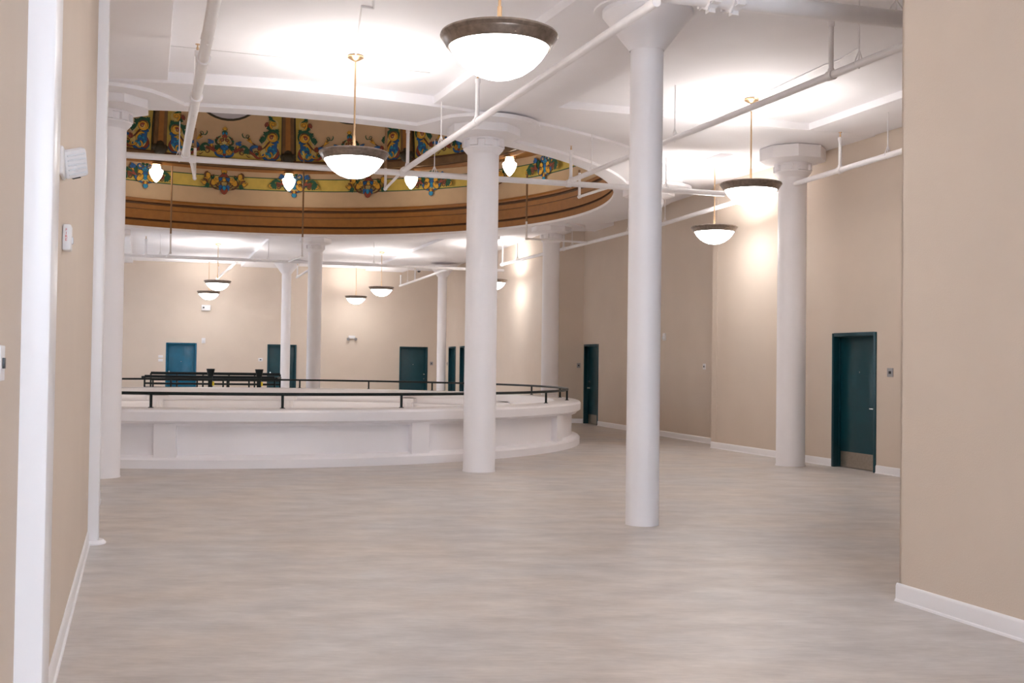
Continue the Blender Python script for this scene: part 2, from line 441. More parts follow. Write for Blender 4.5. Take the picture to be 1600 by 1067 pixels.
# ------------------------------------------------------------------ ceiling beams
bz = [0.0]
def beam(name, p, ang, w, L0, L1, zb=ZB):
    d = Vector((cos(radians(ang)), sin(radians(ang)))); c = Vector(p) + d * ((L0 + L1) / 2)
    bz[0] += 0.0022; zb = zb + 0.035 + bz[0]
    mb = MB(); mb.box((c.x, c.y, (zb + ZC) / 2 + 0.004), (L1 - L0, w, ZC - zb + 0.008), whitec, radians(ang))
    return struct(mb.build(name, smooth=0, bevel=0.006))
k = 2
tr = [0]
def trimname():
    tr[0] += 1; return 'trim_%d' % (tr[0] + 2)
rb = MB(); rb.lathe([(7.95, ZC + 0.25), (7.95, ZB), (9.06, ZB), (9.06, ZC + 0.01)], whitec, 128, (CX, CY, 0), closed=True)
struct(rb.build('ceiling_ring_beam', smooth=30))
G = -71.5
beam(trimname(), (-5.20, 13.40), G, 1.75, -0.9, 16)         # from the left column towards the camera
beam(trimname(), (-0.32, 15.40), -68.6, 1.68, -0.7, 16)     # over the near column
beam(trimname(), (2.37, 17.0), 17.8, 2.1, -3.3, 5.2)      # towards the right wall
beam(trimname(), (4.61, 18.02), G, 1.15, 0, 12)             # from the right column towards the camera
beam(trimname(), (4.61, 18.02), G + 180, 1.3, 0, 5.5)
beam(trimname(), (1.5, 28.6), 18.0, 1.4, -0.2, 4)
beam(trimname(), (-6.2, 31.6), 108.5, 1.5, 0.3, 14)
beam(trimname(), (-1.0, 31.2), 108.5, 1.5, 0.3, 14)
beam(trimname(), (-11.6, 30.6), 108.5, 1.5, 0.3, 14)
beam(trimname(), (-18, 37.6), 16.5, 0.9, 0, 19)
beam(trimname(), (-11.9, 17.6), 198, 1.6, 0, 7)
beam(trimname(), (-13.2, 24.0), 180, 1.6, 0, 6)

COLS = {'C4': (-5.55, 14.86, .2375), 'C2': (-0.47, 16.37, .2405), 'C10': (2.72, 21.95, .225), 'C5': (0.98, 28.1, .222),
        'C6': (-5.70, 31.4, .202), 'C7': (-10.95, 29.85, .202)}
# lip round the opening, swelling into discs at the columns
def lip():
    mb = MB(); n = 360
    outer = []
    for i in range(n):
        a = 2 * pi * i / n; r = 8.0
        for cx, cy, _ in COLS.values():
            # farthest hit with the column's disc
            dx, dy = cx - CX, cy - CY; b = dx * cos(a) + dy * sin(a); c = dx * dx + dy * dy - 0.86 ** 2
            q = b * b - c
            if q > 0: r = max(r, b + sqrt(q))
        outer.append(r)
    vs = []
    for z in (ZL, ZB + 0.01):
        for i in range(n): vs.append((CX + RH * cos(2 * pi * i / n), CY + RH * sin(2 * pi * i / n), z))
        for i in range(n): vs.append((CX + outer[i] * cos(2 * pi * i / n), CY + outer[i] * sin(2 * pi * i / n), z))
    fs = []
    for i in range(n):
        j = (i + 1) % n
        fs += [(i, j, n + j, n + i), (2 * n + i, 3 * n + i, 3 * n + j, 2 * n + j), (i, 2 * n + i, 2 * n + j, j), (n + i, n + j, 3 * n + j, 3 * n + i)]
    mb.add(vs, fs, whitec)
    return struct(mb.build('trim_20', smooth=30))
lip()
# thin joint lines of the concrete ceiling
jl = MB()
for (a, b) in (((-4.9, 12.62), (-1.1, 13.95)),):
    d = Vector(b) - Vector(a); c = (Vector(a) + Vector(b)) / 2
    jl.box((c.x, c.y, ZC - 0.002), (d.length, 0.012, 0.006), mat('joint_grey', (0.55, 0.53, 0.54), 0.8), atan2(d.y, d.x))
struct(jl.build('trim_21', smooth=0))

# ------------------------------------------------------------------ columns
def oct_pts(r, rot): return [(r * cos(rot + i * pi / 4), r * sin(rot + i * pi / 4)) for i in range(8)]
def iron_column(x, y, r, label, z_top=ZL):
    T = thing('column', (x, y, 0), GA, label, 'column', 'round white columns with octagonal capitals')
    k = r / 0.2375
    sh = MB(); sh.lathe([(0, 0), (r * 1.03, 0), (r * 1.03, 0.015), (r, 0.03), (r * .985, 4.79), (0, 4.79)], white, 48); sh.build('shaft', T, smooth=40)
    nk = MB(); nk.lathe([(r * .98, 4.735), (r * 1.04, 4.76), (0.30 * k, 4.82), (0.30 * k, 4.84), (0.275 * k, 4.848), (0.275 * k, 4.94), (0.31 * k, 4.944), (0.31 * k, 4.972), (r * .9, 4.98)], white, 48)
    neck = nk.build('neck_ring', T, smooth=40)
    for i in range(8):
        a = i * pi / 4
        b = MB(); b.box((0.291 * k * cos(a), 0.291 * k * sin(a), 4.893), (0.045, 0.125 * k, 0.096), white, a)
        b.build('neck_block', neck, smooth=30, bevel=0.003)
    cp = MB(); r1, r2 = 0.548 * k, 0.36 * k; rot = pi / 8
    rings = [(r2 * .9, 4.965), (r2, 4.975), (r1 * .93, 5.005), (r1, 5.02), (r1, z_top + 0.03)]
    vs = []; fs = []
    for rr, z in rings: vs += [(px, py, z) for px, py in oct_pts(rr, rot)]
    for i in range(len(rings) - 1):
        for j in range(8): fs.append((i * 8 + j, i * 8 + (j + 1) % 8, (i + 1) * 8 + (j + 1) % 8, (i + 1) * 8 + j))
    fs.append(tuple(range(8))[::-1]); fs.append(tuple(range(len(rings) * 8 - 8, len(rings) * 8)))
    cp.add(vs, fs, white); cp.build('capital', T, smooth=25)
    return T
iron_column(*COLS['C4'], 'white column with octagonal capital at far left edge of the hall')
iron_column(*COLS['C2'], 'thick white column standing in front of the round parapet')
iron_column(*COLS['C10'], 'white column hidden behind the near plain column, only capital edges showing')
iron_column(*COLS['C5'], 'white column behind the right end of the round railing')
iron_column(*COLS['C6'], 'white column beyond the opening, left of the middle pendant lamps')
iron_column(*COLS['C7'], 'white far column showing just right of the leftmost column')
iron_column(4.61, 18.02, 0.2345, 'white column with octagonal capital beside the right wall door', z_top=ZB)
def cone_column(x, y, r, label, rt=0.46, zt=ZB + 0.035):
    T = thing('column', (x, y, 0), 0, label, 'column', 'slender white columns with flared tops')
    sh = MB(); sh.lathe([(0, 0), (r * 1.0, 0), (r, 4.84), (0, 4.84)], white, 48); sh.build('shaft', T, smooth=40)
    cn = MB(); cn.lathe([(r * 1.04, 4.815), (r * 1.05, 4.82), (rt, zt - 0.045), (rt, zt)], white, 64); cn.build('flared_top', T, smooth=30)
    rg = MB(); rg.lathe([(rt, zt - 0.0), (rt + .055, zt - 0.012), (rt + .085, zt - 0.012), (rt + .09, zt + 0.005)], trimw, 64); rg.build('ceiling_ring', T, smooth=30)
    return T
cone_column(1.34, 11.09, 0.168, 'slender plain white column nearest the camera with flared top')
cone_column(-8.30, 40.0, 0.172, 'thin white column in front of a far teal door')
cone_column(-2.62, 40.6, 0.170, 'thin white column at the right end of the far wall')

# ------------------------------------------------------------------ round parapet
PT = thing('round_parapet', (CX, CY, 0), 0, 'white panelled circular parapet around the open well', 'parapet')
m_ = MB(); m_.lathe([(6.55, 0.0), (6.85, 0.0), (6.85, 0.63), (6.96, 0.645), (6.96, 0.70), (6.55, 0.70)], white, 128, closed=True); m_.build('wall_body', PT, smooth=30)
m_ = MB(); m_.lathe([(6.84, 0.0), (7.02, 0.0), (7.02, 0.125), (6.995, 0.15), (6.965, 0.16), (6.84, 0.19)], white, 160, closed=True); m_.build('plinth', PT, smooth=30)
m_ = MB(); m_.lathe([(6.50, 0.70), (6.89, 0.62), (6.945, 0.625), (6.945, 0.655), (6.99, 0.672), (7.03, 0.70), (7.035, 0.83), (7.01, 0.865), (6.96, 0.88), (6.55, 0.885), (6.48, 0.87), (6.47, 0.70)], white, 160, closed=True); m_.build('coping', PT, smooth=35)
pil = None
for i in range(11):
    a = -86.1 + i * 360 / 11.05
    if pil is None:
        q = MB(); q.lathe([(6.84, 0.15), (6.966, 0.15), (6.966, 0.66), (6.84, 0.66)], white, 6, a0=-0.0235, a1=0.0235, closed=True)
        pil = q.build('pilaster', PT, smooth=0, bevel=0.006); pil.rotation_euler.z = radians(a)
    else: dup(pil, rz=radians(a), parent=PT)
ib = None
for i in range(12):
    a = 94.2 + i * 30
    if ib is None:
        q = MB(); q.box((6.46, 0, 0.625), (0.14, 0.52, 0.10), white); q.box((6.50, 0, 0.30), (0.08, 0.34, 0.55), white)
        for kx in (-0.11, 0, 0.11): q.box((6.452, kx, 0.31), (0.03, 0.06, 0.48), white)
        ib = q.build('inner_bracket', PT, smooth=0, bevel=0.006); ib.rotation_euler.z = radians(a)
    else: dup(ib, rz=radians(a), parent=PT)
q = MB(); q.lathe([(6.56, 0.50), (6.52, 0.50), (6.51, 0.54), (6.56, 0.55)], white, 128, closed=True); q.build('inner_moulding', PT, smooth=30)

RT = thing('guard_rail', (CX, CY, 0.885), 0, 'black metal handrail on short posts along the top of the round parapet', 'railing')
q = MB(); rr = 0.024
q.lathe([(6.76 + rr * cos(t * pi / 6), 0.215 + rr * sin(t * pi / 6)) for t in range(12)], black, 160, closed=True); q.build('top_rail', RT, smooth=60)
pst = None
for i in range(22):
    a = radians(-88.3 + i * 360 / 22)
    if pst is None:
        q = MB(); q.tube([(0, 0, 0), (0, 0, 0.20)], 0.021, black, 10); q.lathe([(0, 0), (0.04, 0), (0.04, 0.01), (0, 0.012)], black, 14)
        pst = q.build('rail_post', RT, smooth=40); pst.location = (6.76 * cos(a), 6.76 * sin(a), 0)
    else: dup(pst, loc=(6.76 * cos(a), 6.76 * sin(a), 0), parent=RT)

# ------------------------------------------------------------------ stair guard on the far side of the well
SG = thing('stair_railing', (-8.60, 32.6, 0), radians(8), 'black stair guard railing with flared newel posts beyond the round parapet', 'railing')
def rail_side(y, x0, x1, z):
    q = MB(); q.box(((x0 + x1) / 2, y, z), (x1 - x0, 0.09, 0.085), black); q.build('top_rail', SG, smooth=30, bevel=0.012)
    for zz in (z - 0.20, z - 0.32):
        q = MB(); q.tube([(x0, y, zz), (x1, y, zz)], 0.026, black, 8); q.build('mid_rail', SG, smooth=40)
    nb = 5
    for i in range(nb + 1):
        xx = x0 + (x1 - x0) * i / nb
        q = MB(); q.box((xx, y, z / 2), (0.045, 0.045, z), black); q.build('rail_post', SG, smooth=30)
rail_side(-0.6, -2.15, 1.55, 1.12); rail_side(0.9, -2.25, 1.6, 1.20)
for x in (-2.2, 1.6):
    q = MB(); q.box((x, 0.15, 1.10), (0.07, 1.6, 0.06), black); q.build('end_rail', SG, smooth=30, bevel=0.01)
for x in (-0.29, 1.10):
    q = MB(); q.box((x, -0.62, 0.60), (0.12, 0.12, 1.20), black)
    q.lathe([(0, 1.14), (0.075, 1.14), (0.12, 1.34), (0.125, 1.36), (0, 1.365)], black, 16, (x, -0.62, 0)); nw = q.build('newel_post', SG, smooth=30)
    q = MB(); q.box((x + 0.085, -0.64, 0.93), (0.05, 0.09, 0.12), yellow); tag(q.build('yellow_tag', nw, smooth=0), 'yellow tag')

# ------------------------------------------------------------------ dome
DT = thing('painted_dome', (CX, CY, ZL), 0, 'brown and buff dome painted with blue, green and gold scrollwork above the opening', 'dome')
def zz(z): return z - ZL
prof = [(7.66, 5.145, brown), (7.69, 5.16, brown), (7.70, 5.355, brown), (7.735, 5.365, brownd), (7.745, 5.40, brownd), (7.705, 5.415, brown), (7.70, 5.55, brown), (7.70, 5.655, brown),
        (7.715, 5.665, brownd), (7.715, 5.68, brown), (7.72, 5.795, brown), (7.75, 5.81, brownd), (7.755, 5.855, brownd), (7.715, 5.87, brown), (7.70, 5.90, brown), (7.715, 5.95, brown), (7.76, 5.97, brown),
        (7.92, 5.97, brown), (7.92, 5.15, brown)]
m_ = MB(); m_.lathe([(r, zz(z), q) for r, z, q in prof], brown, 144, closed=True); m_.build('cornice', DT, smooth=30)
RF = 7.76
m_ = MB(); m_.lathe([(RF, zz(5.96)), (RF, zz(6.98)), (RF + .2, zz(6.98)), (RF + .2, zz(5.96))], dbeige, 144, closed=True); frz = m_.build('frieze', DT, smooth=30)
m_ = MB(); m_.lathe([(RF - .004, zz(6.43)), (RF - .004, zz(6.755)), (RF, zz(6.755)), (RF, zz(6.43))], dyel, 144, closed=True); m_.build('yellow_band', frz, smooth=30)
for z in (6.42, 6.76):
    m_ = MB(); m_.lathe([(RF - .008, zz(z) - .012), (RF - .008, zz(z) + .012), (RF, zz(z) + .012), (RF, zz(z) - .012)], green, 144, closed=True); m_.build('green_line', frz, smooth=30)
m_ = MB(); m_.lathe([(RF + .05, zz(6.97)), (6.80, zz(6.86), brown), (6.72, zz(6.74), brown), (6.60, zz(6.72), brown), (6.56, zz(6.79), brownd), (6.56, zz(6.815), ribm), (6.52, zz(6.83), ribm),
                     (6.50, zz(6.99), brownd), (6.47, zz(7.0), brownd), (6.47, zz(7.04), brown), (6.60, zz(7.05), brown), (6.9, zz(7.1), brown), (RF + .05, zz(7.1), brown)], brown, 144, closed=True)
m_.build('lamp_cornice', DT, smooth=30)
RD, HD, KD = 6.50, 6.0, 6.25
def dpt(thc, u, v, off=0.0):
    """point on the dome shell: u metres right of azimuth thc (seen from inside), v metres up the shell"""
    th = radians(thc) - u / RD; ph = v / KD
    r = RD * cos(ph) - off * cos(ph); z = 7.04 + HD * sin(ph) - off * sin(ph)
    return (r * cos(th), r * sin(th), zz(z))
def fpt(thc, u, v, off=0.0):
    th = radians(thc) - u / RF; r = RF - off
    return (r * cos(th), r * sin(th), zz(6.592 + v))
VTOP = KD * pi / 2 * 0.93
shell = MB(); NV = 14
shell.lathe([((RD + .15) * cos(v / KD), zz(7.04 + (HD + .15) * sin(v / KD))) for v in [VTOP * i / NV for i in range(NV + 1)]] + [(0, zz(7.04 + HD + .15))], dark, 96)
shell.build('outer_shell', DT, smooth=60)
RIB0 = 94.9
ribw, ribd_ = 0.33, 0.13
rib0 = None
for i in range(12):
    if rib0 is None:
        q = MB(); n = 18
        for wv, mt, dd in ((ribw, ribm, ribd_), (ribw * 0.42, brown, ribd_ + 0.035), (ribw * 1.22, ribd, 0.035)):
            vs = []
            for j in range(n + 1):
                v = VTOP * j / n; w2 = wv * (1 - 0.55 * j / n) / 2
                for u, of in ((-w2, -0.02), (-w2, dd), (w2, dd), (w2, -0.02)): vs.append(dpt(0, u / max(.2, cos(v / KD)) if False else u, v, of))
            fs = []
            for j in range(n):
                for e in range(4): fs.append((j * 4 + e, j * 4 + (e + 1) % 4, j * 4 + 4 + (e + 1) % 4, j * 4 + 4 + e))
            q.add(vs, fs, mt)
        # carved foot of the rib
        for (u, v, r_) in ((0, .06, .17), (-.13, .10, .09), (.13, .10, .09), (0, .20, .11)):
            p = Vector(dpt(0, u, v, 0.10)); ring = []
            q.lathe([(r_ * cos(t), r_ * sin(t)) for t in [-pi / 2 + pi * k_ / 6 for k_ in range(7)]], ribd, 10, p)
        rib0 = q.build('rib', DT, smooth=35); rib0.rotation_euler.z = radians(RIB0)
    else: dup(rib0, rz=radians(RIB0 + i * 30), parent=DT)

# painted ornament -------------------------------------------------
def smooth_path(P, n=7):
    if len(P) < 3: 
        return [((P[0][0] * (1 - t / n) + P[-1][0] * t / n), (P[0][1] * (1 - t / n) + P[-1][1] * t / n)) for t in range(n + 1)]
    out = []
    Q = [(2 * P[0][0] - P[1][0], 2 * P[0][1] - P[1][1])] + list(P) + [(2 * P[-1][0] - P[-2][0], 2 * P[-1][1] - P[-2][1])]
    for i in range(1, len(Q) - 2):
        for k_ in range(n):
            t = k_ / n
            out.append(tuple(0.5 * (2 * Q[i][c] + (Q[i + 1][c] - Q[i - 1][c]) * t + (2 * Q[i - 1][c] - 5 * Q[i][c] + 4 * Q[i + 1][c] - Q[i + 2][c]) * t * t + (3 * Q[i][c] - Q[i - 1][c] - 3 * Q[i + 1][c] + Q[i + 2][c]) * t ** 3) for c in (0, 1)))
    out.append(P[-1]); return out
ink = mat('painted_dark_outline', (0.022, 0.030, 0.028), 0.7)
class Orn:
    def __init__(s, fn, scale): s.mb = MB(); s.fn = fn; s.k = 1 / scale; s.off = 0.006; s.mirror = True
    def _put(s, polys, m):
        for sx in ((1, -1) if s.mirror else (1,)):
            s.off += 0.0007
            for P in polys:
                vs = [s.fn(sx * x * s.k, y * s.k, s.off) for x, y in P]
                s.mb.add(vs, [tuple(range(len(vs)))], m)
    def rib(s, P, w, m, taper='lens', edge=True):
        if edge and m in (gold, cyan, blue, red, yel2): s.rib(P, w + 9, ink, taper, False)
        P = smooth_path(P); n = len(P); L_, R_ = [], []; w = w * 1.28
        for i, p in enumerate(P):
            a = P[max(0, i - 1)]; b = P[min(n - 1, i + 1)]; dx, dy = b[0] - a[0], b[1] - a[1]; l = sqrt(dx * dx + dy * dy) or 1
            t = i / (n - 1)
            ww = w / 2 * ({'lens': max(0.12, sin(pi * min(1, t * 0.92 + 0.06)) ** 0.7), 'out': 0.15 + 0.85 * t, 'in': 1.0 - 0.85 * t, 'flat': 1.0}[taper])
            L_.append((p[0] - dy / l * ww, p[1] + dx / l * ww)); R_.append((p[0] + dy / l * ww, p[1] - dx / l * ww))
        s._put([(L_[i], L_[i + 1], R_[i + 1], R_[i]) for i in range(n - 1)], m); return s
    def blob(s, x, y, rx, ry, m, rot=0, edge=True):
        if edge and m is not yel2: s.blob(x, y, rx + 6, ry + 6, ink, rot, False)
        n = 12; c, sn = cos(rot), sin(rot)
        s._put([[(x + rx * cos(2 * pi * i / n) * c - ry * sin(2 * pi * i / n) * sn, y + rx * cos(2 * pi * i / n) * sn + ry * sin(2 * pi * i / n) * c) for i in range(n)]], m); return s
    def curl(s, x, y, r, a0, turns, w, m, d=1):
        P = []
        for i in range(13):
            t = i / 12; a = a0 + d * turns * 2 * pi * t; rr = r * (1 - 0.82 * t); P.append((x + rr * cos(a), y + rr * sin(a)))
        return s.rib(P, w, m, 'in')
    def leaf(s, x, y, a, L, w, m):
        dx, dy = cos(a), sin(a)
        return s.rib([(x, y), (x + dx * L * .5 - dy * L * .08, y + dy * L * .5 + dx * L * .08), (x + dx * L, y + dy * L)], w, m)
    def fan(s, x, y, a, L, w, m, n=3, spread=0.7):
        for i in range(n): s.leaf(x, y, a + (i - (n - 1) / 2) * spread, L * (1 if i == (n - 1) / 2 else .8), w, m)
        return s
    def build(s, name, parent): return s.mb.build(name, parent, smooth=0, fix=False)

def centre_motif(thc, parent):
    o = Orn(lambda u, v, f: dpt(thc, u, v, f), 590)
    o.blob(0, 110, 165, 90, yel2); o.blob(0, 250, 95, 120, yel2)
    o.rib([(150, 95), (110, 45), (40, 25), (0, 24)], 30, blue); o.rib([(130, 120), (90, 70), (30, 60)], 24, gold)
    o.blob(75, 112, 55, 42, gold, 0.4); o.curl(85, 112, 38, 0, 1.2, 12, umber)
    o.rib([(30, 180), (100, 175), (150, 130)], 40, green); o.fan(95, 175, -0.6, 75, 26, green)
    o.rib([(60, 190), (125, 240), (112, 310), (55, 360)], 28, green); o.curl(80, 255, 42, 0.5, 1.1, 16, umber, -1)
    o.fan(118, 270, 0.5, 40, 18, green); o.fan(112, 300, 1.2, 36, 16, umber)
    o.blob(40, 270, 42, 40, gold); o.leaf(10, 210, 1.9, 110, 44, yel2); o.curl(44, 290, 30, 2.0, 1.2, 12, red)
    o.blob(0, 165, 62, 44, blue); o.fan(0, 150, 1.57, 70, 34, cyan); o.rib([(0, 130), (0, 40)], 30, cyan)
    o.blob(32, 180, 26, 22, blue); o.fan(0, 60, -1.57, 40, 18, red)
    o.rib([(40, 350), (0, 370), (0, 440)], 26, green); o.fan(0, 400, 1.57, 60, 24, green, 5, 0.55)
    o.blob(22, 395, 16, 24, cyan); o.fan(0, 330, 1.57, 60, 26, red, 3, 0.8); o.fan(8, 450, 1.57, 55, 24, gold)
    o.rib([(140, 95), (190, 150), (215, 225)], 34, gold, 'out'); o.rib([(135, 90), (175, 150), (180, 190)], 14, red)
    o.fan(210, 215, 1.1, 70, 32, blue, 3, 0.9); o.leaf(215, 250, 0.4, 55, 16, blue)
    o.rib([(150, 80), (220, 140), (250, 190)], 30, red); o.fan(225, 135, 0.3, 70, 26, red); o.curl(275, 85, 48, 1.0, 1.2, 22, umber)
    o.rib([(235, 160), (290, 200), (350, 170), (360, 110)], 34, green); o.fan(320, 150, -0.9, 95, 34, green, 4, 0.5)
    o.fan(345, 110, -0.4, 60, 22, green); o.rib([(330, 60), (380, 20), (400, 30)], 12, umber)
    return o.build('scroll_ornament', parent)
def corner_motif(thc, sgn, parent):
    # d: distance from the rib edge (px units) -> u
    half = radians(15) * RD - ribw * 0.61
    o = Orn(lambda u, v, f: dpt(thc, sgn * (half - u), v, f), 590); o.mirror = False
    o.blob(190, 150, 170, 130, yel2); o.blob(150, 400, 100, 110, yel2); o.blob(110, 590, 70, 90, yel2); o.blob(380, 95, 120, 75, yel2)
    o.rib([(60, 190), (45, 80), (120, 15), (220, 12), (285, 60), (270, 120)], 34, blue); o.rib([(62, 200), (50, 120), (85, 50), (130, 35)], 30, red)
    o.rib([(40, 310), (90, 300), (110, 230), (90, 170), (60, 150)], 60, blue); o.leaf(90, 290, 0.3, 90, 30, blue)
    o.fan(165, 130, 1.3, 110, 44, cyan, 5, 0.85); o.blob(165, 140, 42, 36, blue); o.fan(165, 120, -1.6, 80, 30, cyan, 3, 0.9)
    o.rib([(110, 265), (180, 260), (230, 200), (225, 130)], 26, gold); o.curl(200, 70, 70, 2.0, 0.9, 18, gold)
    o.rib([(300, 175), (250, 220), (190, 300), (150, 330)], 22, umber); o.rib([(300, 190), (350, 130), (330, 60), (290, 20)], 24, gold)
    o.blob(135, 385, 84, 82, gold); o.curl(135, 385, 80, 0.5, 1.3, 24, umber); o.blob(150, 375, 40, 34, yel2); o.curl(150, 380, 34, 2.6, 1.3, 18, red, -1)
    o.rib([(45, 330), (40, 410), (75, 475), (160, 485), (225, 440), (260, 340), (310, 270)], 34, green)
    o.fan(230, 420, 2.9 - 2.2, 70, 26, green); o.fan(270, 330, 0.4, 90, 30, green, 4, 0.5); o.fan(80, 475, 2.2, 60, 24, green); o.leaf(300, 270, 0.9, 80, 20, green)
    o.rib([(90, 470), (170, 500), (210, 540), (180, 600)], 26, green); o.fan(190, 520, 0.8, 60, 22, green)
    o.curl(120, 590, 62, -1.2, 1.2, 26, gold); o.blob(128, 595, 26, 24, gold); o.rib([(250, 545), (235, 600), (200, 625)], 26, red); o.fan(225, 560, 1.2, 60, 22, red)
    o.rib([(90, 640), (150, 670), (190, 740), (150, 800)], 28, green); o.fan(150, 670, 0.6, 60, 24, green); o.curl(110, 760, 55, 0, 1.2, 24, gold)
    o.fan(185, 740, 0.7, 60, 22, red); o.rib([(90, 820), (130, 880), (110, 960)], 24, green); o.curl(90, 930, 40, 0, 1.2, 18, blue)
    o.rib([(330, 190), (400, 235), (470, 280)], 14, umber, 'flat'); o.rib([(450, 262), (480, 290), (520, 335)], 44, gold, 'out'); o.leaf(515, 330, 2.3, 34, 14, gold)
    o.rib([(500, 310), (520, 350), (510, 380)], 16, umber, 'flat'); o.curl(520, 375, 36, -1.6, 1.3, 12, green, 1); o.rib([(540, 350), (590, 355), (612, 400), (600, 425)], 14, green)
    o.rib([(330, 205), (410, 215), (470, 180), (480, 110)], 34, blue); o.blob(470, 120, 24, 34, blue)
    o.fan(340, 190, 2.6, 60, 26, red, 4, 0.8); o.blob(345, 180, 24, 26, red)
    o.rib([(590, 95), (500, 110), (430, 80), (370, 25), (290, 25)], 28, red); o.fan(510, 105, 2.8, 60, 22, red); o.rib([(600, 90), (560, 95), (540, 80)], 14, umber)
    o.curl(385, 95, 44, 0.5, 1.3, 16, umber); o.blob(380, 85, 20, 18, green); o.fan(375, 80, 1.2, 36, 14, green); o.curl(310, 90, 60, 3.1, 0.7, 18, gold)
    return o.build('scroll_ornament', parent)
def frieze_motif_a(thc, parent):
    o = Orn(lambda u, v, f: fpt(thc, u, v, f), 443)
    o.blob(0, -10, 150, 100, yel2); o.blob(0, 130, 32, 30, gold); o.fan(0, 80, 1.57, 40, 18, green)
    o.rib([(0, 95), (45, 55), (110, 30)], 36, red, 'in'); o.rib([(20, 60), (90, 22), (150, 50), (185, 105)], 24, green); o.fan(120, 30, 0.6, 50, 18, green)
    o.leaf(20, 40, -0.5, 90, 34, blue); o.fan(80, 20, -0.6, 50, 20, blue); o.blob(0, 22, 22, 20, gold)
    o.blob(200, 60, 34, 44, gold, 0.4); o.rib([(225, 20), (228, 90), (195, 120)], 20, umber); o.fan(200, 30, -0.8, 50, 22, gold); o.leaf(175, 70, 2.9, 60, 10, umber)
    o.blob(120, -10, 46, 38, gold, -0.5); o.fan(110, 0, 2.2, 60, 26, gold); o.curl(62, -40, 38, 0.2, 1.3, 16, umber, -1)
    o.rib([(150, 20), (165, -35), (120, -85), (50, -105)], 16, umber); o.rib([(10, 0), (40, -10), (20, -80)], 12, umber)
    o.fan(20, -60, -0.9, 60, 24, blue); o.fan(0, -90, -1.57, 70, 40, red, 3, 0.5); o.leaf(0, -50, -1.57, 60, 24, cyan)
    o.curl(240, -25, 44, 1.2, 1.2, 18, umber); o.blob(240, -28, 26, 22, gold); o.rib([(180, -40), (215, -75), (265, -80)], 16, green); o.fan(180, -50, -0.4, 60, 18, green); o.fan(265, -20, 0.2, 30, 12, gold)
    return o.build('scroll_ornament', parent)
def frieze_motif_b(thc, parent):
    o = Orn(lambda u, v, f: fpt(thc, u, v, f), 443)
    o.blob(0, 0, 130, 115, yel2); o.curl(60, 110, 42, 3.0, 1.2, 18, blue); o.fan(30, 120, 2.0, 40, 16, green)
    o.blob(0, 60, 40, 36, gold); o.fan(0, 30, 1.57, 70, 26, cyan, 5, 0.6); o.blob(0, 5, 44, 34, blue); o.fan(0, 0, -1.57, 60, 26, cyan, 3, 0.6)
    o.rib([(100, 60), (120, 10), (95, -60), (0, -105)], 20, blue); o.blob(62, -35, 50, 30, gold, -0.8); o.blob(60, 30, 30, 26, gold); o.curl(70, -10, 26, 0, 1.1, 12, umber)
    o.fan(95, 60, 0.2, 60, 26, green); o.leaf(100, 40, -0.9, 90, 30, green); o.fan(0, -85, -1.57, 44, 30, red, 3, 0.7); o.leaf(0, -105, -1.57, 55, 36, cyan); o.leaf(0, -80, -1.57, 30, 20, gold)
    o.rib([(110, -20), (150, 40), (165, 100)], 26, gold, 'out'); o.fan(150, 70, 1.2, 60, 28, blue)
    o.rib([(120, -10), (170, 20), (205, 10)], 34, red); o.fan(170, 0, -0.3, 60, 24, red); o.curl(195, -35, 36, 1.2, 1.1, 16, umber)
    o.rib([(160, 20), (220, 45), (265, 20), (275, -30)], 28, green); o.fan(235, 10, -1.0, 95, 30, green, 4, 0.45); o.curl(290, -20, 24, -2, 0.7, 16, gold)
    return o.build('scroll_ornament', parent)

